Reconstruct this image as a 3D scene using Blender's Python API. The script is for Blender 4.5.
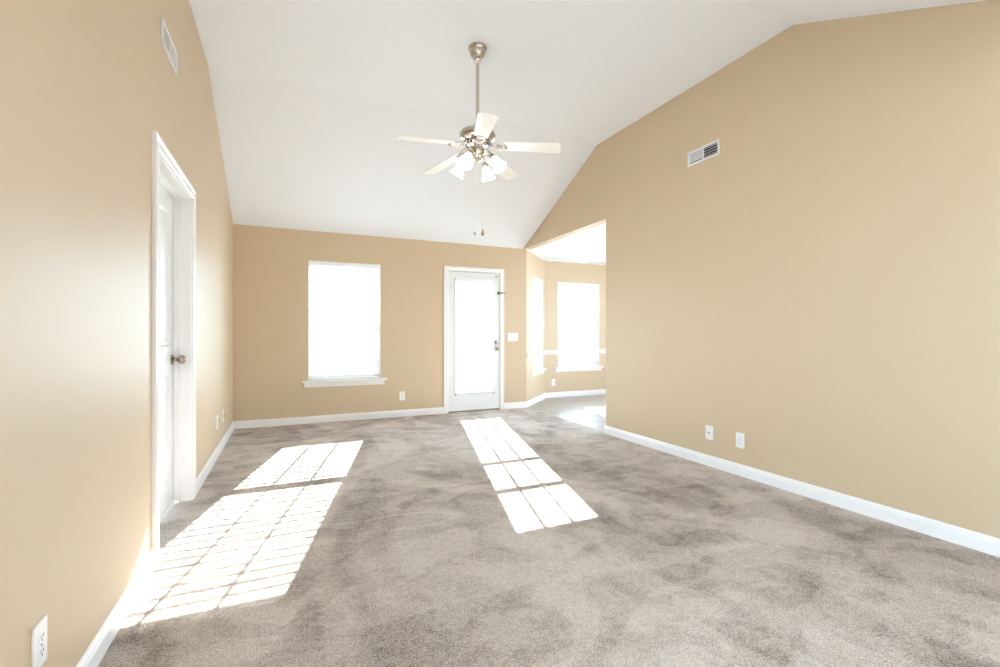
import bpy, bmesh, math, random
from mathutils import Vector, Matrix, Euler
random.seed(7)
PI = math.pi
R = math.radians
scene = bpy.context.scene
for o in list(bpy.data.objects):
    bpy.data.objects.remove(o)
C = scene.collection

# ------------------------------------------------------------------ camera
cam_d = bpy.data.cameras.new('camera')
cam_d.sensor_width = 36.0
cam_d.lens = 462.82 * 36.0 / 1000.0
cam_d.shift_y = 0.00078
cam_d.clip_start = 0.02
cam_d.clip_end = 300
cam = bpy.data.objects.new('camera', cam_d)
C.objects.link(cam)
cam.location = (0, 0, 1.1209)
cam.rotation_euler = (R(90), 0, -0.4279)
scene.camera = cam

# ------------------------------------------------------------------ sky, sun, exposure
SKY = 9.0
SUN = 23.0
w = bpy.data.worlds.new('sky')
scene.world = w
w.use_nodes = True
nt = w.node_tree
bg = nt.nodes['Background']
bg.inputs['Color'].default_value = (0.59, 0.805, 1.0, 1)
bg.inputs['Strength'].default_value = SKY

SUN_DIR = Vector((0.255, 1.0, 0.4706)).normalized()      # towards the sun
sl = bpy.data.lights.new('sun', 'SUN')
sl.energy = SUN
sl.angle = R(0.25)
sl.color = (0.93, 0.97, 1.0)
so = bpy.data.objects.new('sun', sl)
C.objects.link(so)
so.rotation_euler = SUN_DIR.to_track_quat('Z', 'Y').to_euler()
so.location = (4, 12, 8)

vs = scene.view_settings
scene.display_settings.display_device = 'sRGB'
vs.view_transform = 'Standard'
vs.look = 'None'
vs.exposure = 1.40
vs.gamma = 1.0
vs.use_curve_mapping = False
cy = scene.cycles
cy.max_bounces = 12
cy.diffuse_bounces = 6
cy.glossy_bounces = 4
cy.transparent_max_bounces = 24
cy.caustics_reflective = False
cy.caustics_refractive = False
cy.sample_clamp_indirect = 12.0
cy.use_denoising = True

# ------------------------------------------------------------------ layout (metres)
XL, XR, YB = -0.6005, 3.259, 6.288
YREAR = -3.3
ZL, ZH = 2.425, 3.32            # eaves and flat ridge heights
YK1, YK2 = 4.43, 2.13           # where the ceiling folds
YEND = 4.262                    # free end of the right wall
YK3 = YK2 - (YB - YK1)          # foot of the rear slope
TW = 0.15
CB = Vector((3.315, YB, 0))     # corner where the bay begins
YBAY = 7.07
B1 = Vector((CB.x + (YBAY - YB), YBAY, 0))
B2 = Vector((5.51, YBAY, 0))
B3 = Vector((B2.x + (YBAY - YB), YB, 0))
XN, YN = 6.9, 1.6               # far sides of the dining nook

# ------------------------------------------------------------------ materials
def new_mat(name):
    m = bpy.data.materials.new(name)
    m.use_nodes = True
    return m, m.node_tree, m.node_tree.nodes, m.node_tree.links, m.node_tree.nodes['Principled BSDF']

def simple(name, col, rough=0.5, metal=0.0, spec=0.5, bump=0.0, bscale=200.0, mottled=0.0):
    m, t, n, l, b = new_mat(name)
    b.inputs['Base Color'].default_value = (*col, 1)
    b.inputs['Roughness'].default_value = rough
    b.inputs['Metallic'].default_value = metal
    b.inputs['Specular IOR Level'].default_value = spec
    tc = n.new('ShaderNodeTexCoord')
    nz = n.new('ShaderNodeTexNoise')
    nz.inputs['Scale'].default_value = bscale
    nz.inputs['Detail'].default_value = 3
    l.new(tc.outputs['Object'], nz.inputs['Vector'])
    if bump:
        bp = n.new('ShaderNodeBump')
        bp.inputs['Strength'].default_value = bump
        bp.inputs['Distance'].default_value = 0.001
        l.new(nz.outputs['Fac'], bp.inputs['Height'])
        l.new(bp.outputs['Normal'], b.inputs['Normal'])
    if mottled:
        mx = n.new('ShaderNodeMix'); mx.data_type = 'RGBA'
        mx.inputs['A'].default_value = (*[c * (1 - mottled) for c in col], 1)
        mx.inputs['B'].default_value = (*[min(1, c * (1 + mottled)) for c in col], 1)
        l.new(nz.outputs['Fac'], mx.inputs['Factor'])
        l.new(mx.outputs['Result'], b.inputs['Base Color'])
    return m

M = {}
M['wall'] = simple('tan_satin_paint', (0.615, 0.477, 0.325), 0.50, 0, 0.44, 0.12, 160, 0.015)
M['ceiling'] = simple('white_ceiling_paint', (0.865, 0.90, 0.965), 0.9, 0, 0.2, 0.5, 60, 0.01)
M['trim'] = simple('white_semigloss_paint', (0.87, 0.85, 0.85), 0.3, 0, 0.5, 0.05, 40)
M['doorpaint'] = simple('white_door_paint', (0.80, 0.81, 0.81), 0.32, 0, 0.5, 0.08, 60)
M['vinyl'] = simple('white_vinyl', (0.85, 0.86, 0.87), 0.35)
M['plastic'] = simple('white_plastic', (0.84, 0.84, 0.83), 0.3)
M['dark'] = simple('dark_gap', (0.02, 0.02, 0.022), 0.6)
M['nickel'] = simple('brushed_nickel', (0.55, 0.50, 0.45), 0.22, 1.0, 0.5, 0.15, 300)
M['pewter'] = simple('aged_pewter', (0.36, 0.32, 0.27), 0.2, 1.0)
M['chrome'] = simple('bright_nickel', (0.75, 0.74, 0.73), 0.15, 1.0)
M['blade'] = simple('white_fan_blade', (0.86, 0.85, 0.83), 0.4, 0, 0.5, 0.05, 50)
M['fin'] = simple('white_register_metal', (0.78, 0.79, 0.80), 0.45)
M['fob'] = simple('wooden_fob', (0.45, 0.27, 0.13), 0.45, 0, 0.5, 0, 60, 0.2)
M['chain'] = simple('ball_chain', (0.70, 0.68, 0.66), 0.3, 1.0)

def mat_slat():
    m, t, n, l, b = new_mat('white_blind_slat')
    b.inputs['Base Color'].default_value = (0.88, 0.88, 0.87, 1)
    b.inputs['Roughness'].default_value = 0.45
    tr = n.new('ShaderNodeBsdfTranslucent'); tr.inputs['Color'].default_value = (0.9, 0.88, 0.84, 1)
    mx = n.new('ShaderNodeMixShader'); mx.inputs[0].default_value = 0.22
    l.new(b.outputs[0], mx.inputs[1]); l.new(tr.outputs[0], mx.inputs[2])
    l.new(mx.outputs[0], n['Material Output'].inputs['Surface'])
    return m
M['slat'] = mat_slat()

def mat_glass():
    m, t, n, l, b = new_mat('clear_window_glass')
    n.remove(b)
    tr = n.new('ShaderNodeBsdfTransparent'); tr.inputs['Color'].default_value = (0.95, 0.97, 0.96, 1)
    gl = n.new('ShaderNodeBsdfGlossy'); gl.inputs['Roughness'].default_value = 0.02
    fr = n.new('ShaderNodeFresnel'); fr.inputs['IOR'].default_value = 1.25
    mx = n.new('ShaderNodeMixShader')
    l.new(fr.outputs[0], mx.inputs[0]); l.new(tr.outputs[0], mx.inputs[1]); l.new(gl.outputs[0], mx.inputs[2])
    l.new(mx.outputs[0], n['Material Output'].inputs['Surface'])
    return m
M['glass'] = mat_glass()

def mat_shade():
    m, t, n, l, b = new_mat('frosted_lamp_glass')
    b.inputs['Base Color'].default_value = (0.9, 0.89, 0.87, 1)
    b.inputs['Roughness'].default_value = 0.35
    b.inputs['Emission Color'].default_value = (1.0, 0.95, 0.88, 1)
    b.inputs['Emission Strength'].default_value = 3.5
    return m
M['shade'] = mat_shade()
def mat_bulb():
    m, t, n, l, b = new_mat('lit_bulb')
    b.inputs['Emission Color'].default_value = (1.0, 0.93, 0.84, 1)
    b.inputs['Emission Strength'].default_value = 30.0
    return m
M['bulb'] = mat_bulb()

def mat_carpet():
    m, t, n, l, b = new_mat('beige_cut_pile_carpet')
    b.inputs['Roughness'].default_value = 1.0
    b.inputs['Specular IOR Level'].default_value = 0.05
    b.inputs['Sheen Weight'].default_value = 0.25
    b.inputs['Sheen Roughness'].default_value = 0.6
    tc = n.new('ShaderNodeTexCoord')
    def noise(scale, detail=2.0, rough=0.5, dist=0.0, sx=1.0, sy=1.0, rz=0.0):
        mp = n.new('ShaderNodeMapping')
        mp.inputs['Scale'].default_value = (sx, sy, 1)
        mp.inputs['Rotation'].default_value = (0, 0, rz)
        l.new(tc.outputs['Object'], mp.inputs['Vector'])
        z = n.new('ShaderNodeTexNoise')
        z.inputs['Scale'].default_value = scale
        z.inputs['Detail'].default_value = detail
        z.inputs['Roughness'].default_value = rough
        z.inputs['Distortion'].default_value = dist
        l.new(mp.outputs[0], z.inputs['Vector'])
        return z.outputs['Fac']
    def ramp(src, a, b_, lo=0.0, hi=1.0):
        r = n.new('ShaderNodeMapRange')
        r.inputs['From Min'].default_value = a; r.inputs['From Max'].default_value = b_
        r.inputs['To Min'].default_value = lo; r.inputs['To Max'].default_value = hi
        r.interpolation_type = 'SMOOTHSTEP'
        l.new(src, r.inputs['Value'])
        return r.outputs[0]
    def math_(op, a, b_):
        q = n.new('ShaderNodeMath'); q.operation = op
        for i, v in enumerate((a, b_)):
            if isinstance(v, (int, float)): q.inputs[i].default_value = v
            else: l.new(v, q.inputs[i])
        return q.outputs[0]
    # brushed pile: broad strokes, footmarks, fine tuft speckle
    strokes = ramp(noise(1.25, 3, 0.6, 1.0, 1.0, 0.5, R(28)), 0.43, 0.60)
    edges = ramp(noise(2.1, 2, 0.5, 1.6, 0.6, 1.0, R(-20)), 0.47, 0.53)
    foot = ramp(noise(4.2, 3, 0.65, 0.6), 0.45, 0.66)
    tuft = ramp(noise(140, 2, 0.8), 0.42, 0.58)
    clump = ramp(noise(34, 3, 0.7), 0.36, 0.66)
    mixv = math_('ADD', math_('MULTIPLY', strokes, 0.26), math_('MULTIPLY', foot, 0.18))
    mixv = math_('ADD', mixv, math_('MULTIPLY', edges, 0.14))
    mixv = math_('ADD', mixv, math_('MULTIPLY', tuft, 0.38))
    mixv = math_('ADD', mixv, math_('MULTIPLY', clump, 0.16))
    cr = n.new('ShaderNodeValToRGB')
    cr.color_ramp.elements[0].position = 0.0
    cr.color_ramp.elements[0].color = (0.74, 0.64, 0.56, 1)
    cr.color_ramp.elements[1].position = 1.0
    cr.color_ramp.elements[1].color = (0.12, 0.075, 0.047, 1)
    e = cr.color_ramp.elements.new(0.54); e.color = (0.44, 0.355, 0.293, 1)
    l.new(mixv, cr.inputs[0])
    l.new(cr.outputs[0], b.inputs['Base Color'])
    h = math_('ADD', math_('MULTIPLY', noise(95, 3, 0.7), 1.0), math_('MULTIPLY', noise(28, 2, 0.6), 0.8))
    bp = n.new('ShaderNodeBump')
    bp.inputs['Strength'].default_value = 0.8
    bp.inputs['Distance'].default_value = 0.012
    l.new(h, bp.inputs['Height'])
    l.new(bp.outputs['Normal'], b.inputs['Normal'])
    return m
M['carpet'] = mat_carpet()

def mat_nookfloor():
    m, t, n, l, b = new_mat('pale_vinyl_tile')
    tc = n.new('ShaderNodeTexCoord')
    br = n.new('ShaderNodeTexBrick')
    br.inputs['Scale'].default_value = 1.0
    br.offset = 0.0
    br.inputs['Brick Width'].default_value = 0.305
    br.inputs['Row Height'].default_value = 0.305
    br.inputs['Mortar Size'].default_value = 0.003
    br.inputs['Color1'].default_value = (0.34, 0.285, 0.24, 1)
    br.inputs['Color2'].default_value = (0.38, 0.32, 0.27, 1)
    br.inputs['Mortar'].default_value = (0.28, 0.235, 0.20, 1)
    l.new(tc.outputs['Object'], br.inputs['Vector'])
    nz = n.new('ShaderNodeTexNoise'); nz.inputs['Scale'].default_value = 9; nz.inputs['Detail'].default_value = 4
    l.new(tc.outputs['Object'], nz.inputs['Vector'])
    mx = n.new('ShaderNodeMix'); mx.data_type = 'RGBA'; mx.blend_type = 'SOFT_LIGHT'
    mx.inputs['Factor'].default_value = 0.4
    l.new(br.outputs['Color'], mx.inputs['A']); l.new(nz.outputs['Color'], mx.inputs['B'])
    l.new(mx.outputs['Result'], b.inputs['Base Color'])
    b.inputs['Roughness'].default_value = 0.36
    b.inputs['Specular IOR Level'].default_value = 0.22
    return m
M['nookfloor'] = mat_nookfloor()
M['concrete'] = simple('patio_concrete', (0.55, 0.54, 0.52), 0.9, 0, 0.2, 0.3, 30, 0.1)
M['lawn'] = simple('lawn_grass', (0.30, 0.36, 0.16), 1.0, 0, 0.1, 0.4, 12, 0.25)

# ------------------------------------------------------------------ mesh helpers
def V(*a): return Vector(a)

class MB:
    def __init__(s): s.bm = bmesh.new()
    def quad(s, *pts):
        vs_ = [s.bm.verts.new(p) for p in pts]
        return s.bm.faces.new(vs_)
    def box(s, a, b, bevel=0.0, mat=None):
        x0, y0, z0 = [min(a[i], b[i]) for i in range(3)]
        x1, y1, z1 = [max(a[i], b[i]) for i in range(3)]
        r = bmesh.ops.create_cube(s.bm, size=1.0)
        vs_ = r['verts']
        for v in vs_:
            v.co = V(x0 + (v.co.x + .5) * (x1 - x0), y0 + (v.co.y + .5) * (y1 - y0), z0 + (v.co.z + .5) * (z1 - z0))
        if bevel:
            es = list({e for v in vs_ for e in v.link_edges})
            rr = bmesh.ops.bevel(s.bm, geom=es, offset=bevel, segments=2, profile=0.6, affect='EDGES')
            vs_ = list({v for f in rr['faces'] for v in f.verts} | {v for v in vs_ if v.is_valid})
        if mat is not None:
            bmesh.ops.transform(s.bm, matrix=mat, verts=[v for v in vs_ if v.is_valid])
        return s
    def prism(s, poly, axis, a, b):
        """extrude a 2-D polygon along an axis: axis 0 -> (y,z) polygon, 1 -> (x,z), 2 -> (x,y)"""
        def p3(p, t):
            return {0: (t, p[0], p[1]), 1: (p[0], t, p[1]), 2: (p[0], p[1], t)}[axis]
        va = [s.bm.verts.new(p3(p, a)) for p in poly]
        vb = [s.bm.verts.new(p3(p, b)) for p in poly]
        n = len(poly)
        fs = [s.bm.faces.new(va), s.bm.faces.new(list(reversed(vb)))]
        for i in range(n):
            fs.append(s.bm.faces.new([va[i], vb[i], vb[(i + 1) % n], va[(i + 1) % n]]))
        bmesh.ops.recalc_face_normals(s.bm, faces=fs)
        return s
    def sweep(s, profile, p0, p1, out, up=V(0, 0, 1)):
        """a straight moulding: profile points (depth, height) swept from p0 to p1"""
        out = out.normalized()
        A = [s.bm.verts.new(p0 + out * d + up * h) for d, h in profile]
        B = [s.bm.verts.new(p1 + out * d + up * h) for d, h in profile]
        n = len(profile)
        fs = [s.bm.faces.new(A), s.bm.faces.new(list(reversed(B)))]
        for i in range(n):
            fs.append(s.bm.faces.new([A[i], B[i], B[(i + 1) % n], A[(i + 1) % n]]))
        bmesh.ops.recalc_face_normals(s.bm, faces=fs)
        return s
    def tube(s, pts, rad, seg=10, cap=True):
        pts = [Vector(p) for p in pts]
        n = len(pts)
        rads = rad if isinstance(rad, (list, tuple)) else [rad] * n
        rings = []
        ref = None
        for i, p in enumerate(pts):
            d = (pts[min(i + 1, n - 1)] - pts[max(i - 1, 0)]).normalized()
            if ref is None:
                ref = V(0, 0, 1) if abs(d.z) < 0.9 else V(1, 0, 0)
            u = (ref - d * ref.dot(d)).normalized()
            ref = u
            v = d.cross(u)
            rings.append([s.bm.verts.new(p + (u * math.cos(2 * PI * k / seg) + v * math.sin(2 * PI * k / seg)) * rads[i]) for k in range(seg)])
        fs = []
        for a, b in zip(rings, rings[1:]):
            for k in range(seg):
                fs.append(s.bm.faces.new([a[k], a[(k + 1) % seg], b[(k + 1) % seg], b[k]]))
        if cap:
            fs.append(s.bm.faces.new(list(reversed(rings[0])))); fs.append(s.bm.faces.new(rings[-1]))
        for f in fs: f.smooth = True
        bmesh.ops.recalc_face_normals(s.bm, faces=fs)
        return s
    def lathe(s, prof, seg=32, mat=None, closed=True):
        """prof: (radius, z) pairs about local z"""
        rings = []
        for r, z in prof:
            if r < 1e-6:
                rings.append([s.bm.verts.new((0, 0, z))])
            else:
                rings.append([s.bm.verts.new((r * math.cos(2 * PI * k / seg), r * math.sin(2 * PI * k / seg), z)) for k in range(seg)])
        fs = []
        for a, b in zip(rings, rings[1:]):
            for k in range(seg):
                k2 = (k + 1) % seg
                if len(a) == 1 and len(b) == 1: continue
                if len(a) == 1: fs.append(s.bm.faces.new([a[0], b[k2], b[k]]))
                elif len(b) == 1: fs.append(s.bm.faces.new([a[k], a[k2], b[0]]))
                else: fs.append(s.bm.faces.new([a[k], a[k2], b[k2], b[k]]))
        for f in fs: f.smooth = True
        if closed: bmesh.ops.recalc_face_normals(s.bm, faces=fs)
        if mat is not None:
            bmesh.ops.transform(s.bm, matrix=mat, verts=[v for r in rings for v in r])
        return s
    def build(s, name, mat, parent=None, weld=0.0):
        if weld: bmesh.ops.remove_doubles(s.bm, verts=s.bm.verts, dist=weld)
        me = bpy.data.meshes.new(name)
        s.bm.to_mesh(me); s.bm.free()
        if any(p.use_smooth for p in me.polygons):
            try: me.set_sharp_from_angle(angle=R(38))
            except Exception: pass
        me.materials.append(mat)
        o = bpy.data.objects.new(name, me)
        C.objects.link(o)
        if parent is not None: o.parent = parent
        return o

def tag(o, label, cat, group=None, kind=None):
    o['label'] = label; o['category'] = cat
    if group: o['group'] = group
    if kind: o['kind'] = kind
    return o
def struct(o, label, cat):
    return tag(o, label, cat, None, 'structure')
def thing(name, label, cat, loc=(0, 0, 0), rz=0.0, group=None, kind=None):
    o = bpy.data.objects.new(name, None)
    o.empty_display_size = 0.05
    C.objects.link(o)
    o.location = loc; o.rotation_euler = (0, 0, rz)
    return tag(o, label, cat, group, kind)
def dup(root, loc, rz, label):
    r = root.copy(); C.objects.link(r)
    r.location = loc; r.rotation_euler = (0, 0, rz); r['label'] = label
    for ch in list(root.children):
        c = ch.copy(); C.objects.link(c); c.parent = r
        for g in list(ch.children):
            d = g.copy(); C.objects.link(d); d.parent = c
    return r

# ------------------------------------------------------------------ walls
def wall_mesh(name, length, height, thick, openings, origin, rz, extra=None, mat=None):
    """wall face on local y=0, thickness towards +y; openings (x0,x1,z0,z1)"""
    b = MB()
    xs = sorted({0, length, *[v for o in openings for v in o[:2]]})
    zs = sorted({0, height, *[v for o in openings for v in o[2:]]})
    def filled(i, j):
        if i < 0 or j < 0 or i >= len(xs) - 1 or j >= len(zs) - 1: return False
        cx, cz = (xs[i] + xs[i + 1]) / 2, (zs[j] + zs[j + 1]) / 2
        return not any(o[0] < cx < o[1] and o[2] < cz < o[3] for o in openings)
    for i in range(len(xs) - 1):
        for j in range(len(zs) - 1):
            if not filled(i, j): continue
            x0, x1, z0, z1 = xs[i], xs[i + 1], zs[j], zs[j + 1]
            b.quad((x0, 0, z0), (x1, 0, z0), (x1, 0, z1), (x0, 0, z1))
            b.quad((x1, thick, z0), (x0, thick, z0), (x0, thick, z1), (x1, thick, z1))
            if not filled(i - 1, j): b.quad((x0, thick, z0), (x0, 0, z0), (x0, 0, z1), (x0, thick, z1))
            if not filled(i + 1, j): b.quad((x1, 0, z0), (x1, thick, z0), (x1, thick, z1), (x1, 0, z1))
            if not filled(i, j - 1): b.quad((x0, thick, z0), (x1, thick, z0), (x1, 0, z0), (x0, 0, z0))
            if not filled(i, j + 1): b.quad((x0, 0, z1), (x1, 0, z1), (x1, thick, z1), (x0, thick, z1))
    if extra: extra(b)
    o = b.build(name, mat or M['wall'], None, 1e-5)
    o.location = origin; o.rotation_euler = (0, 0, rz)
    return o

WIN = dict(x0=0.222, x1=1.112, z0=0.535, z1=2.05)
DO = dict(x0=2.046, x1=2.878, z1=2.036)
LD = dict(y0=2.792, y1=3.718, z1=2.046)

struct(wall_mesh('wall_back', CB.x - (XL - TW), ZL, TW,
       [(WIN['x0'] - (XL - TW), WIN['x1'] - (XL - TW), WIN['z0'], WIN['z1']),
        (DO['x0'] - (XL - TW), DO['x1'] - (XL - TW), 0, DO['z1'])],
       (XL - TW, YB, 0), 0), 'tan painted back wall with the single window and the glass door', 'wall')
gab = [(YK3, ZL), (YB, ZL), (YK1, ZH), (YK2, ZH)]
# left wall: local x runs along +y (rz = 90), its thickness must go to -x = local +y
def gable_left(b): b.prism([(y - YREAR, z) for y, z in gab], 1, 0, TW)
struct(wall_mesh('wall_left', YB - YREAR, ZL, TW, [(LD['y0'] - YREAR, LD['y1'] - YREAR, 0, LD['z1']), (0.3, 3.0, 1.1, 2.38)],  # second opening is unseen, added behind the camera to brighten the room
       (XL, YREAR, 0), R(90), gable_left), 'tan painted gable wall on the left with a white panelled door', 'wall')
# right wall: local x runs along -y (rz = -90), thickness to +x
def gable_right(b): b.prism([(YB - y, z) for y, z in gab], 1, 0, 0.12)
struct(wall_mesh('wall_right', YB - YREAR, ZL, 0.12, [(0, YB - YEND, 0, ZL), (YB + 1.2, YB + 2.6, 0.9, 2.1)],  # second opening is out of view, an added daylight source for the left wall
       (XR, YB, 0), R(-90), gable_right), 'wide plain tan gable wall on the right, open at its far end', 'wall')
struct(wall_mesh('wall_rear', XR - XL + 0.27, ZL, TW, [],
       (XR + 0.12, YREAR, 0), R(180)), 'tan wall behind the camera', 'wall')
BL = (B1 - CB).length
BW = dict(x0=0.294, x1=0.955, z0=0.53, z1=2.05)
struct(wall_mesh('wall_bay_left', BL, ZL, TW, [(BW['x0'], BW['x1'], BW['z0'], BW['z1'])],
       CB, R(45)), 'narrow angled tan wall where the bay begins', 'wall')
BB = dict(x0=4.362 - B1.x, x1=5.25 - B1.x, z0=0.53, z1=2.05)
struct(wall_mesh('wall_bay_back', B2.x - B1.x, ZL, TW, [(BB['x0'], BB['x1'], BB['z0'], BB['z1'])],
       B1, 0), 'tan wall at the back of the bay', 'wall')
struct(wall_mesh('wall_bay_right', BL, ZL, TW, [(0.2, 0.9, 0.53, 2.05)],  # hole for the unseen window added as a light source
       B2, R(-45)), 'angled tan wall on the far side of the bay', 'wall')
struct(wall_mesh('wall_nook_back', XN - B3.x, ZL, TW, [], B3, 0), 'short tan wall beyond the bay', 'wall')
struct(wall_mesh('wall_nook_right', YB - YN, ZL, TW, [(1.5, 3.4, 0.8, 2.2)], (XN, YB, 0), R(-90)), 'tan wall at the far side of the dining nook', 'wall')  # opening out of view, added to let more daylight into the nook
struct(wall_mesh('wall_nook_front', XN - XR - 0.12, ZL, TW, [], (XN, YN, 0), R(180)), 'tan wall at the near end of the dining nook', 'wall')

# ------------------------------------------------------------------ ceilings and floors
b = MB()
prof = [(YREAR, ZL), (YK3, ZL), (YK2, ZH), (YK1, ZH), (YB, ZL)]
top = [(y, z + 0.12) for y, z in reversed(prof)]
b.prism(prof + top, 0, XL, XR)
struct(b.build('ceiling', M['ceiling']), 'white vaulted ceiling with a flat strip between two slopes', 'ceiling')
b = MB()
b.prism([(XR + 0.001, YN), (XN, YN), (XN, YB), (B3.x, B3.y), (B2.x, B2.y), (B1.x, B1.y), (CB.x, CB.y), (XR + 0.001, YB)], 2, ZL + 0.0005, ZL + 0.1)
struct(b.build('ceiling_nook', M['ceiling']), 'low flat white ceiling over the dining nook', 'ceiling')
b = MB()
b.prism([(XL - TW, YREAR), (3.312, YREAR), (3.312, YB + 0.02), (XL - TW, YB + 0.02)], 2, -0.1, 0)
struct(b.build('floor', M['carpet']), 'beige cut-pile carpet with brushed marks and footprints', 'carpet')
b = MB()
b.prism([(3.312, YN), (XN, YN), (XN, YB + 0.05), (B3.x, B3.y + 0.05), (B2.x, B2.y + 0.05), (B1.x, B1.y + 0.05), (3.36, YB + 0.08), (3.312, YB + 0.03)], 2, -0.1, -0.0005)
struct(b.build('floor_nook', M['nookfloor']), 'glossy pale tile floor of the dining nook', 'floor')

# ------------------------------------------------------------------ baseboards, casings, chair rail
BPROF = [(0, 0), (0.014, 0), (0.014, 0.062), (0.011, 0.070), (0.011, 0.076), (0.006, 0.088), (0, 0.091)]
def baseboard(name, segs, label):
    b = MB()
    for p0, p1, out in segs:
        b.sweep(BPROF, V(*p0, 0), V(*p1, 0), V(*out, 0))
    return struct(b.build(name, M['trim']), label, 'baseboard')
q = 0.7071
baseboard('baseboard_left', [((XL, YREAR), (XL, 2.730), (1, 0))], 'white baseboard on the left wall nearer than the panelled door')
baseboard('baseboard_left', [((XL, 3.786), (XL, YB), (1, 0))], 'white baseboard on the left wall between the panelled door and the corner')
baseboard('baseboard_back', [((XL + .014, YB), (1.999, YB), (0, -1))], 'long white baseboard under the single window')
baseboard('baseboard_back', [((2.936, YB), (CB.x + 0.006, YB), (0, -1))], 'short white baseboard right of the glass door')
baseboard('baseboard_right', [((XR, 0.2), (XR, YEND + 0.014), (-1, 0)), ((XR - 0.0, YEND), (XR + 0.12, YEND), (0, 1))], 'long white baseboard along the plain right wall')
baseboard('baseboard_bay_left', [((CB.x, CB.y), (B1.x, B1.y), (q, -q))], 'white baseboard on the angled bay wall')
baseboard('baseboard_bay_back', [((B1.x, B1.y), (B2.x, B2.y), (0, -1))], 'white baseboard at the back of the bay')

RPROF = [(0, 0), (0.010, 0.0), (0.016, 0.012), (0.016, 0.022), (0.024, 0.032), (0.024, 0.042), (0.016, 0.048), (0.016, 0.058), (0.008, 0.068), (0, 0.068)]
def rail(name, segs, label):
    b = MB()
    for p0, p1, out in segs: b.sweep(RPROF, V(*p0, 0.768), V(*p1, 0.768), V(*out, 0))
    return struct(b.build(name, M['trim']), label, 'chair rail')
def onbay(d): return (CB.x + q * d, CB.y + q * d)
rail('trim_3', [(onbay(0.03), onbay(BW['x0'] - 0.002), (q, -q))], 'short white chair rail left of the narrow angled window')
rail('trim_4', [(onbay(BW['x1'] + 0.002), onbay(BL), (q, -q))], 'white chair rail stub between the two bay windows, on the angled wall')
rail('trim_5', [((B1.x, YBAY), (B1.x + BB['x0'] - 0.002, YBAY), (0, -1))], 'white chair rail left of the wide bay window')
rail('trim_6', [((B1.x + BB['x1'] + 0.002, YBAY), (B2.x, YBAY), (0, -1))], 'white chair rail right of the wide bay window')

CPROF = [(0.0, 0.0), (0.0, 0.012), (0.006, 0.016), (0.018, 0.017), (0.030, 0.012), (0.044, 0.012), (0.052, 0.018), (0.064, 0.018), (0.068, 0.013), (0.068, 0.0)]
def casing(name, half, top, label, loc, rz, wd=0.068):
    """door casing on local y=0 face (front towards -y), mitred at the top"""
    b = MB()
    k = wd / 0.068
    def path(i0):
        d, h = CPROF[i0]
        d *= k
        return [V(-half - d, -h, 0.0), V(-half - d, -h, top + d), V(half + d, -h, top + d), V(half + d, -h, 0.0)]
    P = [[b.bm.verts.new(p) for p in path(i)] for i in range(len(CPROF))]
    n = len(CPROF)
    fs = []
    for i in range(n):
        a, c = P[i], P[(i + 1) % n]
        for s_ in range(3):
            fs.append(b.bm.faces.new([a[s_], a[s_ + 1], c[s_ + 1], c[s_]]))
    fs.append(b.bm.faces.new([P[i][0] for i in range(n)])); fs.append(b.bm.faces.new([P[i][3] for i in range(n)]))
    bmesh.ops.recalc_face_normals(b.bm, faces=fs)
    o = b.build(name, M['trim'])
    o.location = loc; o.rotation_euler = (0, 0, rz)
    return struct(o, label, 'door casing')

# ------------------------------------------------------------------ windows
def window(name, label, loc, rz, w_, z0, z1, sill=True):
    """local origin: middle of the opening on the wall face at floor height"""
    t = thing(name, label, 'window', loc, rz, None, 'structure')
    h = w_ / 2
    fr = MB()
    f0, f1 = 0.055, 0.135
    fw = 0.022
    fr.box((-h, f0, z0), (-h + fw, f1, z1)); fr.box((h - fw, f0, z0), (h, f1, z1))
    fr.box((-h + fw, f0, z1 - fw), (h - fw, f1, z1)); fr.box((-h + fw, f0, z0), (h - fw, f1, z0 + 0.03))
    for sx in (-1, 1):
        fr.box((sx * h, 0.0005, z0 + 0.001), (sx * (h - 0.004), f0, z1))
    fr.box((-h, 0.0005, z1 - 0.003), (h, f0, z1))
    fr.build('window_frame', M['vinyl'], t)
    zm = z0 + (z1 - z0) * 0.452
    def sash(nm, za, zb, ya, bot, top_):
        s = MB()
        a, c = -h + fw, h - fw
        sw = 0.034
        s.box((a, ya, za), (a + sw, ya + 0.03, zb), 0.003); s.box((c - sw, ya, za), (c, ya + 0.03, zb), 0.003)
        s.box((a + sw, ya, za), (c - sw, ya + 0.03, za + bot), 0.003); s.box((a + sw, ya, zb - top_), (c - sw, ya + 0.03, zb), 0.003)
        o = s.build(nm, M['vinyl'], t)
        g = MB()
        cols = 3 if w_ > 0.8 else 2
        for k in range(1, cols):
            x = a + sw + (c - a - 2 * sw) * k / cols
            g.box((x - 0.008, ya + 0.009, za + bot), (x + 0.008, ya + 0.021, zb - top_))
        g.build('muntin_grid', M['vinyl'], o)
        p = MB(); p.box((a + sw, ya + 0.0135, za + bot), (c - sw, ya + 0.0165, zb - top_))
        p.build('window_pane', M['glass'], o)
        return o
    sash('lower_sash', z0 + 0.03, zm + 0.03, 0.062, 0.045, 0.038)
    sash('upper_sash', zm - 0.01, z1 - fw, 0.096, 0.038, 0.034)
    if sill:
        s = MB()
        s.box((-h + 0.001, 0, z0 - 0.024), (h - 0.001, 0.054, z0 + 0.001))
        s.box((-h - 0.075, -0.045, z0 - 0.024), (h + 0.085, 0.0, z0 + 0.001), 0.006)
        s.build('window_sill', M['trim'], t)
        s = MB()
        s.sweep([(0, 0), (0.010, 0), (0.012, 0.016), (0.018, 0.040), (0.018, 0.056), (0, 0.056)],
                V(-h - 0.05, 0, z0 - 0.080), V(h + 0.05, 0, z0 - 0.080), V(0, -1, 0))
        s.build('window_apron', M['trim'], t)
    return t

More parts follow.
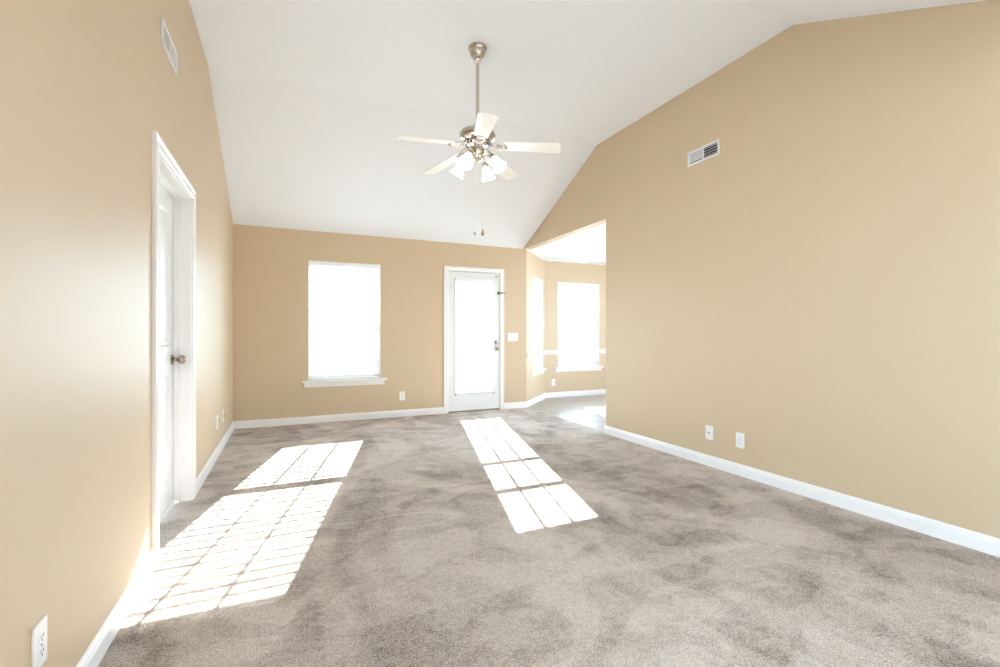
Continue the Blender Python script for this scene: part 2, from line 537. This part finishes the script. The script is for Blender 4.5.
def slat_into(b, xa, xb, yc, zc, width, tilt, thick, crown):
    """one curved slat; positive tilt raises the outer edge"""
    ca, sa = math.cos(tilt), math.sin(tilt)
    n = 4
    ring = []
    for k in range(n + 1):
        u = -width / 2 + width * k / n
        hgt = crown * (1 - (2 * k / n - 1) ** 2)
        ring.append((u, hgt))
    loop = ring + [(u, h_ - thick) for u, h_ in reversed(ring)]
    A = []; B_ = []
    for u, h_ in loop:
        y = yc + u * ca - h_ * sa; z = zc + u * sa + h_ * ca
        A.append(b.bm.verts.new((xa, y, z))); B_.append(b.bm.verts.new((xb, y, z)))
    m_ = len(loop)
    b.bm.faces.new(A); b.bm.faces.new(list(reversed(B_)))
    for i in range(m_):
        f = b.bm.faces.new([A[i], B_[i], B_[(i + 1) % m_], A[(i + 1) % m_]])
        f.smooth = True

def blind(label, loc, rz, w_, z0, z1, width, pitch, tilt, yc, valance=True, rail_h=0.045, wand=True, group=None, down=True):
    t = thing('window_blind', label, 'blind', loc, rz, group)
    h = w_ / 2
    b = MB()
    if valance:
        b.box((-h, yc - width / 2 - 0.010, z1 - 0.055), (h, yc - width / 2 - 0.003, z1 - 0.002), 0.002)
        b.box((-h + 0.004, yc - width / 2 - 0.002, z1 - rail_h), (h - 0.004, yc + width / 2 - 0.002, z1 - 0.003))
    else:
        b.box((-h, yc - 0.014, z1 - rail_h), (h, yc + 0.012, z1), 0.002)
    b.build('headrail', M['vinyl'], t)
    b = MB()
    zt = z1 - rail_h - 0.02
    n = int((zt - (z0 + 0.02)) / pitch)
    th = 0.0028 if width > 0.03 else 0.0010
    for k in range(n + 1):
        slat_into(b, -h + 0.006, h - 0.006, yc, zt - k * pitch, width, tilt + R(random.uniform(-1.2, 1.2)), th, 0.003 if width > 0.03 else 0.0016)
    bmesh.ops.recalc_face_normals(b.bm, faces=b.bm.faces)
    b.build('slats', M['slat'], t)
    b = MB()
    b.box((-h + 0.006, yc - width * 0.46, z0 + 0.002), (h - 0.006, yc + width * 0.46, z0 + 0.016), 0.003)
    b.build('bottom_rail', M['vinyl'], t)
    for sx in ((-0.72, 0.72) if w_ < 0.8 else (-0.78, 0.0, 0.78)):
        b = MB()
        for dy in (-width / 2 - 0.001, width / 2 + 0.001):
            b.tube([(sx * h, yc + dy * 0.92, z0 + 0.012), (sx * h, yc + dy * 0.92, zt + 0.02)], 0.0009, 5)
        b.build('ladder_cord', M['vinyl'], t)
    if wand:
        b = MB()
        xw = -h + 0.07
        b.tube([(xw, yc - width / 2 - 0.014, z1 - 0.06), (xw, yc - width / 2 - 0.014, z1 - 0.75)], 0.004, 6)
        b.build('tilt_wand', M['vinyl'], t)
        b = MB()
        xw = h - 0.028
        b.tube([(xw, yc - width / 2 - 0.013, z1 - 0.06), (xw, yc - width / 2 - 0.013, z1 - 0.80)], 0.0015, 6)
        b.build('lift_cord', M['vinyl'], t)
        b = MB()
        b.lathe([(0.0, 0.02), (0.004, 0.018), (0.007, -0.004), (0.008, -0.022), (0.0, -0.024)], 12, Matrix.Translation((xw, yc - width / 2 - 0.015, z1 - 0.81)))
        b.build('cord_tassel', M['fin'], t)
    return t

SLOPE = math.atan(0.4706)
wc = ((WIN['x0'] + WIN['x1']) / 2, YB, 0)
ww = WIN['x1'] - WIN['x0']
window('window_1', 'single white sash window in the back wall, left of the glass door', wc, 0, ww, WIN['z0'], WIN['z1'])
blind('white slatted blind in the single window left of the glass door', wc, 0, ww - 0.012, WIN['z0'] + 0.003, WIN['z1'],
      0.050, 0.0445, SLOPE - R(14), 0.028, group='white slatted window blinds')
bc = V(*onbay((BW['x0'] + BW['x1']) / 2), 0)
window('window_2', 'narrow white sash window in the angled bay wall', bc, R(45), BW['x1'] - BW['x0'], BW['z0'], BW['z1'])
blind('narrow white slatted blind in the angled bay window', bc, R(45), BW['x1'] - BW['x0'] - 0.012, BW['z0'] + 0.003, BW['z1'],
      0.050, 0.0445, R(62), 0.028, group='white slatted window blinds')
bb = (B1.x + (BB['x0'] + BB['x1']) / 2, YBAY, 0)
window('window_3', 'white sash window at the back of the bay', bb, 0, BB['x1'] - BB['x0'], BB['z0'], BB['z1'])
blind('white slatted blind in the wide window at the back of the bay', bb, 0, BB['x1'] - BB['x0'] - 0.012, BB['z0'] + 0.003, BB['z1'],
      0.050, 0.0445, SLOPE - R(9), 0.028, group='white slatted window blinds')
br_ = (B2.x + q * 0.55, B2.y - q * 0.55, 0)
window('window_4', 'unseen sash window added for light in the far angled wall of the bay', br_, R(-45), 0.70, 0.53, 2.05)  # out of view, added as a light source for the nook

# ------------------------------------------------------------------ glass back door
def back_door():
    cx = (2.063 + 2.860) / 2
    t = thing('door_1', 'white back door with a full-height glass light and pewter knob', 'door', (cx, YB, 0), 0, None, 'structure')
    hw = (2.860 - 2.063) / 2
    y0, y1 = 0.010, 0.055
    gx0, gx1, gz0, gz1 = 2.174 - cx, 2.754 - cx, 0.285, 1.885
    b = MB()
    b.box((-hw, y0, 0.022), (gx0, y1, 2.02)); b.box((gx1, y0, 0.022), (hw, y1, 2.02))
    b.box((gx0, y0, 0.022), (gx1, y1, gz0)); b.box((gx0, y0, gz1), (gx1, y1, 2.02))
    b.build('door_leaf', M['doorpaint'], t, 1e-5)
    b = MB()           # raised moulding round the glass
    for xa, xb, za, zb in ((gx0 - 0.022, gx0 + 0.008, gz0 - 0.022, gz1 + 0.022), (gx1 - 0.008, gx1 + 0.022, gz0 - 0.022, gz1 + 0.022)):
        b.box((xa, y0 - 0.010, za), (xb, y0 - 0.0002, zb), 0.004)
    for za, zb in ((gz0 - 0.022, gz0 + 0.008), (gz1 - 0.008, gz1 + 0.022)):
        b.box((gx0 + 0.008, y0 - 0.010, za), (gx1 - 0.008, y0 - 0.0002, zb), 0.004)
    b.build('glass_moulding', M['doorpaint'], t)
    b = MB(); b.box((gx0, 0.030, gz0), (gx1, 0.036, gz1))
    gp = b.build('door_glass', M['glass'], t)
    b = MB()
    for k in (1, 2):
        x = gx0 + (gx1 - gx0) * k / 3
        b.box((x - 0.009, 0.026, gz0), (x + 0.009, 0.040, gz1))
    for k in (1, 2, 3, 4):
        z = gz0 + (gz1 - gz0) * k / 5
        e = 0.008 if k < 3 else 0.019
        b.box((gx0, 0.026, z - e), (gx1, 0.040, z + e))
    b.build('muntin_grid', M['vinyl'], gp)
    # knob and deadbolt
    kx = 2.802 - cx
    def rose(nm, z, prof, m):
        b = MB()
        b.lathe(prof, 28, Matrix.Translation((kx, y0, z)) @ Matrix.Rotation(R(90), 4, 'X'))
        return b.build(nm, m, t)
    rose('door_knob', 0.905, [(0.0, 0.0), (0.031, 0.0), (0.032, 0.006), (0.026, 0.010), (0.011, 0.014), (0.010, 0.030), (0.020, 0.036),
                              (0.027, 0.046), (0.027, 0.056), (0.021, 0.064), (0.0, 0.067)], M['pewter'])
    db = rose('deadbolt', 1.000, [(0.0, 0.0), (0.030, 0.0), (0.031, 0.006), (0.025, 0.014), (0.012, 0.017), (0.0, 0.017)], M['pewter'])
    b = MB(); b.box((kx - 0.005, y0 - 0.034, 0.984), (kx + 0.005, y0 - 0.016, 1.016), 0.003); b.build('thumb_turn', M['nickel'], db)
    for z in (0.26, 1.03, 1.80):
        b = MB()
        b.tube([(-hw - 0.005, y0 - 0.004, z - 0.05), (-hw - 0.005, y0 - 0.004, z + 0.05)], 0.006, 10)
        b.box((-hw + 0.001, y0 - 0.0015, z - 0.048), (-hw + 0.022, y0 - 0.0002, z + 0.048))
        b.build('hinge', M['fin'], t)
    # swing-bar guard near the top
    zg = 1.735
    b = MB()
    b.box((hw - 0.035, y0 - 0.016, zg - 0.022), (hw - 0.004, y0 - 0.0002, zg + 0.022), 0.004)
    b.tube([(hw - 0.018, y0 - 0.020, zg), (hw + 0.03, y0 - 0.036, zg), (hw + 0.090, y0 - 0.040, zg)], [0.011, 0.006, 0.005], 10)
    b.lathe([(0, -0.016), (0.012, -0.012), (0.016, 0), (0.012, 0.012), (0, 0.016)], 14, Matrix.Translation((hw + 0.022, y0 - 0.034, zg)))
    b.build('door_guard', M['pewter'], t)
    b = MB(); b.box((hw - 0.062, y0 - 0.014, 1.965), (hw - 0.042, y0 - 0.0002, 1.995), 0.003)
    b.build('door_sensor', M['pewter'], t)  # small contact sensor at the top of the door
    # jamb and threshold belong to the opening
    b = MB()
    g = 0.004
    for xa, xb in ((DO['x0'] - cx, -hw - g), (hw + g, DO['x1'] - cx)):
        b.box((xa, 0.0, 0), (xb, TW, DO['z1']))
    b.box((-hw - g, 0.0, 2.026), (hw + g, TW, DO['z1']))
    b.build('door_jamb', M['trim'], t)
    b = MB()
    for xa, xb in ((-hw - g, -hw + 0.012), (hw - 0.012, hw + g)):
        b.box((xa, y1 + 0.001, 0.021), (xb, y1 + 0.02, 2.026))
    b.box((-hw + 0.012, y1 + 0.001, 2.008), (hw - 0.012, y1 + 0.02, 2.026))
    b.build('weatherstrip', M['dark'], t)
    b = MB(); b.box((-hw - 0.003, 0.0, 0.0), (hw + 0.003, TW, 0.020), 0.004)
    b.build('threshold', M['nickel'], t)
    casing('trim_1', (DO['x1'] - DO['x0']) / 2 - 0.008, DO['z1'] - 0.008, 'white moulded casing around the glass back door', (cx, YB, 0), 0, 0.062)
    return cx
DCX = back_door()
blind('white mini blind over the glass of the back door', (DCX - 0.0, YB, 0), 0, 0.592, 0.272, 1.925, 0.025, 0.0205, SLOPE, -0.018,
      valance=False, rail_h=0.035, wand=False)
bd = [o for o in C.objects if o.name.startswith('window_blind')][-1]
for sx in (-1, 1):
    b = MB(); b.box((sx * 0.296 - 0.006, -0.030, 0.245), (sx * 0.296 + 0.006, -0.0005, 0.262), 0.002)
    b.build('hold_down_bracket', M['pewter'], bd)

# ------------------------------------------------------------------ panelled door in the left wall
def left_door():
    cyy = (LD['y0'] + LD['y1']) / 2
    # local x along +y (rz 90), local -y faces the room (+x), local +y goes into the wall
    t = thing('door_2', 'white panelled door standing in the left wall with a pewter knob', 'door', (XL, cyy, 0), R(90), None, 'structure')
    hw = (LD['y1'] - LD['y0']) / 2
    jt = 0.018
    s = hw - jt - 0.003
    f = 0.096                       # depth of the door face
    b = MB()
    zt = LD['z1'] - jt - 0.003
    zb = 0.012
    st = 0.115
    cols = [(-s + st, -0.05), (0.05, s - st)]
    rows = [(zb + 0.22, 0.86), (1.04, zt - 0.13)]
    xs = [-s, cols[0][0], cols[0][1], cols[1][0], cols[1][1], s]
    zs = [zb, rows[0][0], rows[0][1], rows[1][0], rows[1][1], zt]
    def ispanel(i, j): return i in (1, 3) and j in (1, 3)
    for i in range(5):
        for j in range(5):
            x0, x1, z0, z1 = xs[i], xs[i + 1], zs[j], zs[j + 1]
            b.quad((x1, f + 0.035, z0), (x0, f + 0.035, z0), (x0, f + 0.035, z1), (x1, f + 0.035, z1))
            if not ispanel(i, j):
                b.quad((x0, f, z0), (x1, f, z0), (x1, f, z1), (x0, f, z1))
            else:                   # moulded recess with a raised field
                steps = [(0.0, 0.0), (0.012, 0.009), (0.030, 0.009), (0.052, 0.002)]
                for (d0, h0), (d1, h1) in zip(steps, steps[1:]):
                    o_ = [(x0 + d0, f + h0, z0 + d0), (x1 - d0, f + h0, z0 + d0), (x1 - d0, f + h0, z1 - d0), (x0 + d0, f + h0, z1 - d0)]
                    i_ = [(x0 + d1, f + h1, z0 + d1), (x1 - d1, f + h1, z0 + d1), (x1 - d1, f + h1, z1 - d1), (x0 + d1, f + h1, z1 - d1)]
                    for k in range(4):
                        b.quad(o_[k], o_[(k + 1) % 4], i_[(k + 1) % 4], i_[k])
                d1, h1 = steps[-1]
                b.quad((x0 + d1, f + h1, z0 + d1), (x1 - d1, f + h1, z0 + d1), (x1 - d1, f + h1, z1 - d1), (x0 + d1, f + h1, z1 - d1))
    b.quad((-s, f + 0.035, zb), (-s, f, zb), (-s, f, zt), (-s, f + 0.035, zt))
    b.quad((s, f, zb), (s, f + 0.035, zb), (s, f + 0.035, zt), (s, f, zt))
    b.quad((-s, f, zt), (s, f, zt), (s, f + 0.035, zt), (-s, f + 0.035, zt))
    b.quad((-s, f + 0.035, zb), (s, f + 0.035, zb), (s, f, zb), (-s, f, zb))
    b.build('door_leaf', M['doorpaint'], t, 1e-5)
    b = MB()
    b.lathe([(0.0, 0.0), (0.033, 0.0), (0.034, 0.005), (0.027, 0.011), (0.012, 0.016), (0.011, 0.028), (0.016, 0.034), (0.026, 0.046),
             (0.029, 0.058), (0.026, 0.069), (0.016, 0.077), (0.0, 0.079)], 32,
            Matrix.Translation((s - 0.06, f, 0.955)) @ Matrix.Rotation(R(90), 4, 'X'))
    b.build('door_knob', M['pewter'], t)
    b = MB()
    b.box((-hw, 0.0, 0), (-hw + jt, TW, LD['z1'])); b.box((hw - jt, 0.0, 0), (hw, TW, LD['z1'])); b.box((-hw + jt, 0.0, LD['z1'] - jt), (hw - jt, TW, LD['z1']))
    # stops in front of the door
    b.box((-hw + jt, f - 0.036, 0), (-hw + jt + 0.011, f - 0.002, zt)); b.box((hw - jt - 0.011, f - 0.036, 0), (hw - jt, f - 0.002, zt))
    b.box((-hw + jt + 0.011, f - 0.036, zt - 0.010), (hw - jt - 0.011, f - 0.002, zt + 0.002))
    b.build('door_jamb', M['trim'], t)
    casing('trim_2', hw - 0.006, LD['z1'] - 0.006, 'white moulded casing around the panelled door in the left wall', (XL, cyy, 0), R(90), 0.068)
left_door()

# ------------------------------------------------------------------ wall plates
def plate(b, w_, h_, d=0.006):
    b.box((-w_ / 2, -d, -h_ / 2), (w_ / 2, 0.0, h_ / 2), 0.0028)
def outlet(label, loc, rz, group):
    t = thing('wall_outlet', label, 'outlet', loc, rz, group)
    b = MB(); plate(b, 0.076, 0.120); b.build('cover_plate', M['plastic'], t)
    for sz in (-1, 1):
        b = MB()
        pts = []
        for k in range(24):
            a = 2 * PI * k / 24
            x, z = 0.0172 * math.cos(a), 0.0172 * math.sin(a)
            z = max(-0.0135, min(0.0135, z))
            pts.append((x, z + sz * 0.0195))
        b.prism(pts, 1, -0.0085, -0.0062)
        rc = b.build('receptacle', M['plastic'], t)
        b = MB()
        z = sz * 0.0195
        b.box((-0.0075, -0.0089, z - 0.002), (-0.0055, -0.0086, z + 0.008)); b.box((0.0055, -0.0089, z - 0.002), (0.0075, -0.0086, z + 0.007))
        b.lathe([(0, 0.0086), (0.0026, 0.0086), (0.0026, 0.0089), (0, 0.0089)], 12, Matrix.Translation((0, 0, z - 0.008)) @ Matrix.Rotation(R(90), 4, 'X'))
        b.build('socket_slot', M['dark'], rc)
    b = MB(); b.lathe([(0, 0.006), (0.003, 0.006), (0.0025, 0.0078), (0, 0.008)], 12, Matrix.Rotation(R(90), 4, 'X')); b.build('screw', M['chrome'], t)
    return t
OG = 'white wall outlets'
o1 = outlet('white outlet on the left wall nearest the camera, low beside the photo edge', (XL, 1.612, 0.303), R(90), OG)
dup(o1, (XL, 4.925, 0.315), R(90), 'nearer of the two small white plates on the left wall past the panelled door')
dup(o1, (1.403, YB, 0.281), 0, 'white outlet on the back wall between the single window and the glass door')
dup(o1, (B1.x + 0.165, YBAY, 0.268), 0, 'white outlet low in the bay, below and left of the wide bay window')
dup(o1, (XR, 2.549, 0.279), R(-90), 'white duplex outlet on the right wall, right of the cable plate')
def coax(label, loc, rz, group):
    t = thing('cable_plate', label, 'wall plate', loc, rz, group)
    b = MB(); plate(b, 0.074, 0.118); b.build('cover_plate', M['plastic'], t)
    b = MB()
    b.lathe([(0, 0.0062), (0.0068, 0.0062), (0.0068, 0.010), (0.005, 0.010), (0.005, 0.018), (0.0, 0.018)], 12, Matrix.Rotation(R(90), 4, 'X'))
    b.build('cable_jack', M['pewter'], t)
    for sz in (-1, 1):
        b = MB(); b.lathe([(0, 0.006), (0.003, 0.006), (0.0025, 0.0078), (0, 0.008)], 12, Matrix.Translation((0, 0, sz * 0.042)) @ Matrix.Rotation(R(90), 4, 'X'))
        b.build('screw', M['plastic'], t)
    return t
c1 = coax('white cable plate with one dark jack on the right wall, left of the duplex outlet', (XR, 2.845, 0.284), R(-90), 'white cable plates')
dup(c1, (XL, 5.352, 0.305), R(90), 'white plate on the left wall closest to the back corner')
t = thing('light_switch', 'wide white switch plate right of the glass back door', 'switch', (3.081, YB, 1.077), 0)
b = MB(); plate(b, 0.165, 0.124); b.build('cover_plate', M['plastic'], t)
for k in (-1, 0, 1):
    b = MB()
    b.box((k * 0.046 - 0.0055, -0.0075, -0.012), (k * 0.046 + 0.0055, -0.0062, 0.012))
    b.box((k * 0.046 - 0.004, -0.013, 0.000), (k * 0.046 + 0.004, -0.0076, 0.009), 0.001)
    b.build('toggle', M['plastic'], t)

# ------------------------------------------------------------------ supply registers
def register(label, loc, rz, group):
    t = thing('air_vent', label, 'vent', loc, rz, group)
    W, H_ = 0.335, 0.128
    bw = 0.020
    b = MB()
    for a, c in (((-W / 2, -H_ / 2), (-W / 2 + bw, H_ / 2)), ((W / 2 - bw, -H_ / 2), (W / 2, H_ / 2)),
                 ((-W / 2 + bw, -H_ / 2), (W / 2 - bw, -H_ / 2 + bw)), ((-W / 2 + bw, H_ / 2 - bw), (W / 2 - bw, H_ / 2))):
        b.box((a[0], -0.010, a[1]), (c[0], -0.0002, c[1]), 0.002)
    b.box((-0.006, -0.009, -H_ / 2 + bw), (0.006, -0.001, H_ / 2 - bw))
    b.build('vent_frame', M['fin'], t)
    b = MB(); b.box((-W / 2 + bw, -0.0012, -H_ / 2 + bw), (W / 2 - bw, -0.0002, H_ / 2 - bw)); b.build('vent_opening', M['dark'], t)
    b = MB()
    n = 4
    for k in range(n):                      # louvres tipped open
        z = -H_ / 2 + bw + (H_ - 2 * bw) * (k + 0.5) / n
        b.box((0.008, -0.0075, -0.0010), (W / 2 - bw - 0.001, 0.0055, 0.0010), 0, Matrix.Translation((0, -0.0025, z)) @ Matrix.Rotation(R(4), 4, 'X'))
    b.build('open_louvers', M['fin'], t)
    b = MB()
    n = 12
    for k in range(n):                      # upright louvres turned almost flat
        x = -W / 2 + bw + 0.004 + (W / 2 - bw - 0.010) * (k + 0.5) / n
        b.box((-0.0062, -0.0008, -H_ / 2 + bw + 0.008), (0.0062, 0.0008, H_ / 2 - bw), 0, Matrix.Translation((x, -0.0055, 0)) @ Matrix.Rotation(R(-22), 4, 'Z'))
    b.build('closed_louvers', M['fin'], t)
    return t
r1 = register('white air vent high on the right wall', (XR, 2.907, 2.681), R(-90), 'white wall air vents')
r2 = dup(r1, (XL, 3.057, 2.690), R(90), 'white air vent high on the left wall above the panelled door')
r2.scale = (-1, 1, 1)      # the same register turned end for end

# ------------------------------------------------------------------ ceiling fan
def ceiling_fan():
    FX, FY = 1.318, 3.306
    t = thing('ceiling_fan', 'nickel ceiling fan with five white blades and four lit bell lamps on a long rod', 'ceiling fan', (FX, FY, ZH), -0.4279)
    # local axes: x to the camera's right, y away from it; z measured from the ceiling
    def zz(z): return z - ZH + (0.022 if z < 3.0 else 0.0)
    b = MB()
    b.lathe([(0.0, zz(3.32)), (0.070, zz(3.32)), (0.072, zz(3.312)), (0.064, zz(3.303)), (0.060, zz(3.285)), (0.050, zz(3.255)), (0.036, zz(3.240)), (0.036, zz(3.232)), (0.0, zz(3.232))], 40)
    b.build('canopy', M['nickel'], t)
    b = MB()
    b.lathe([(0.0, zz(3.236)), (0.026, zz(3.234)), (0.031, zz(3.222)), (0.026, zz(3.208)), (0.014, zz(3.200)), (0.0, zz(3.200))], 32)
    b.build('hanger_ball', M['chrome'], t)
    b = MB(); b.tube([(0, 0, zz(3.21)), (0, 0, zz(2.70))], 0.0135, 20)
    b.build('down_rod', M['nickel'], t)
    b = MB()
    b.lathe([(0.0, zz(2.720)), (0.022, zz(2.720)), (0.028, zz(2.712)), (0.028, zz(2.692)), (0.060, zz(2.664)), (0.110, zz(2.656)), (0.130, zz(2.646)),
             (0.137, zz(2.632)), (0.137, zz(2.608)), (0.134, zz(2.600)), (0.134, zz(2.592)), (0.120, zz(2.580)), (0.095, zz(2.572)), (0.0, zz(2.572))], 56)
    b.build('motor_housing', M['nickel'], t)
    b = MB()                         # vented flywheel under the housing
    b.lathe([(0.0, zz(2.573)), (0.088, zz(2.573)), (0.092, zz(2.560)), (0.082, zz(2.545)), (0.056, zz(2.530)), (0.0, zz(2.530))], 48)
    fw = b.build('flywheel', M['chrome'], t)
    b = MB()
    for k in range(15):
        a = 2 * PI * k / 15
        b.box((0.070, -0.008, zz(2.546)), (0.091, 0.008, zz(2.566)), 0.002, Matrix.Rotation(a, 4, 'Z'))
    b.build('cooling_slots', M['dark'], fw)
    b = MB()
    b.lathe([(0.0, zz(2.532)), (0.050, zz(2.532)), (0.050, zz(2.480)), (0.046, zz(2.474)), (0.046, zz(2.466)), (0.048, zz(2.462)),
             (0.042, zz(2.446)), (0.030, zz(2.440)), (0.030, zz(2.434)), (0.022, zz(2.426)), (0.0, zz(2.423))], 40)
    b.build('switch_housing', M['nickel'], t)
    ph0 = R(279)
    for k in range(5):
        a = ph0 + k * 2 * PI / 5
        rot = Matrix.Rotation(a, 4, 'Z')
        # blade iron: two scrolled arms and a fork
        b = MB()
        zi = zz(2.560)
        zb = zz(2.532)
        for sy in (-1, 1):
            pts = []
            for i in range(15):
                u = i / 14
                x = 0.080 + 0.115 * u
                y = sy * (0.012 + 0.026 * math.sin(PI * u) * (1 - 0.2 * u))
                pts.append((x, y, zi + (zb - 0.010 - zi) * (u ** 0.7)))
            b.tube(pts, 0.0052, 8)
            c0 = V(0.172, sy * 0.019, zb - 0.012)     # scroll eye
            b.tube([c0 + V(0.018 * math.cos(g), sy * 0.018 * math.sin(g), 0) for g in [i * 0.42 for i in range(16)]], 0.0040, 7)
        b.tube([(0.075, 0, zi + 0.004), (0.14, 0, zi - 0.020), (0.205, 0, zb - 0.011)], 0.006, 8)
        b.box((0.192, -0.030, zb - 0.016), (0.232, 0.030, zb - 0.0125), 0.002)
        bmesh.ops.transform(b.bm, matrix=rot, verts=b.bm.verts)
        iron = b.build('blade_iron', M['nickel'], t)
        # blade with rounded corners, slightly wider outwards, pitched
        b = MB()
        L0, L1 = 0.205, 0.635
        w0, w1 = 0.052, 0.066
        out = []
        rr = 0.022
        def corner(cx, cy_, a0, a1, rad=rr):
            for i in range(6):
                g = a0 + (a1 - a0) * i / 5
                out.append((cx + rad * math.cos(g), cy_ + rad * math.sin(g)))
        corner(L0 + rr, -w0 + rr, PI, 1.5 * PI)
        corner(L1 - rr, -w1 + rr, 1.5 * PI, 2 * PI)
        corner(L1 - rr, w1 - rr, 0, 0.5 * PI)
        corner(L0 + rr, w0 - rr, 0.5 * PI, PI)
        b.prism(out, 2, -0.004, 0.004)
        mt = rot @ Matrix.Translation((0.2, 0, zb)) @ Matrix.Rotation(R(5.5), 4, 'Y') @ Matrix.Translation((-0.2, 0, 0)) @ Matrix.Rotation(R(-11), 4, 'X')
        bmesh.ops.transform(b.bm, matrix=mt, verts=b.bm.verts)
        b.build('fan_blade', M['blade'], t)
    # light kit
    for k, deg in enumerate((65, 155, 245, 335)):
        rot = Matrix.Rotation(R(deg), 4, 'Z')
        b = MB()
        b.tube([(0.038, 0, zz(2.468)), (0.065, 0, zz(2.480)), (0.095, 0, zz(2.482)), (0.115, 0, zz(2.470)), (0.124, 0, zz(2.452))], [0.008, 0.0065, 0.006, 0.006, 0.007], 10)
        bmesh.ops.transform(b.bm, matrix=rot, verts=b.bm.verts)
        arm = b.build('lamp_arm', M['nickel'], t)
        tilt = rot @ Matrix.Translation((0.122, 0, zz(2.452))) @ Matrix.Rotation(R(-33), 4, 'Y') @ Matrix.Scale(0.85, 4)
        b = MB()
        b.lathe([(0.0, 0.012), (0.012, 0.012), (0.020, 0.004), (0.024, -0.010), (0.030, -0.022), (0.030, -0.034), (0.026, -0.036), (0.0, -0.036)], 24, tilt)
        b.build('lamp_socket', M['nickel'], arm)
        b = MB()
        outer = [(0.026, -0.024), (0.030, -0.040), (0.036, -0.056), (0.040, -0.076), (0.043, -0.096), (0.050, -0.118), (0.062, -0.138), (0.068, -0.146)]
        inner = [(r_ - 0.0035, z_ + 0.001) for r_, z_ in reversed(outer)]
        b.lathe(outer + inner + [outer[0]], 40, tilt)
        b.build('lamp_shade', M['shade'], t)
        b = MB()
        b.lathe([(0.0, -0.037), (0.012, -0.038), (0.013, -0.050), (0.022, -0.070), (0.027, -0.088), (0.022, -0.106), (0.0, -0.114)], 20, tilt)
        b.build('bulb', M['bulb'], arm)
    # pull chains
    for x, y, z1_, z0_, big in ((-0.020, -0.03, 2.43, 1.880, False), (0.040, -0.01, 2.44, 1.905, True)):
        b = MB()
        b.tube([(x * 0.9, y, zz(z1_)), (x, y, zz((z1_ + z0_) / 2)), (x, y, zz(z0_))], 0.0010, 6)
        ch = b.build('pull_chain', M['chain'], t)
        b = MB()
        z = zz(z0_)
        if big:
            b.lathe([(0, z), (0.004, z - 0.002), (0.006, z - 0.014), (0.011, z - 0.032), (0.012, z - 0.042), (0.008, z - 0.050), (0, z - 0.052)], 16, Matrix.Translation((x, y, 0)))
        else:
            b.lathe([(0, z), (0.004, z - 0.002), (0.008, z - 0.010), (0.008, z - 0.020), (0.004, z - 0.026), (0, z - 0.027)], 16, Matrix.Translation((x, y, 0)))
        b.build('chain_fob', M['fob'] if big else M['pewter'], ch)
    return t
ceiling_fan()

# ------------------------------------------------------------------ outside
b = MB()
b.box((-40, -40, -0.35), (40, 60, -0.15))
struct(b.build('ground', M['concrete']), 'bright sunlit ground outside the windows', 'ground')
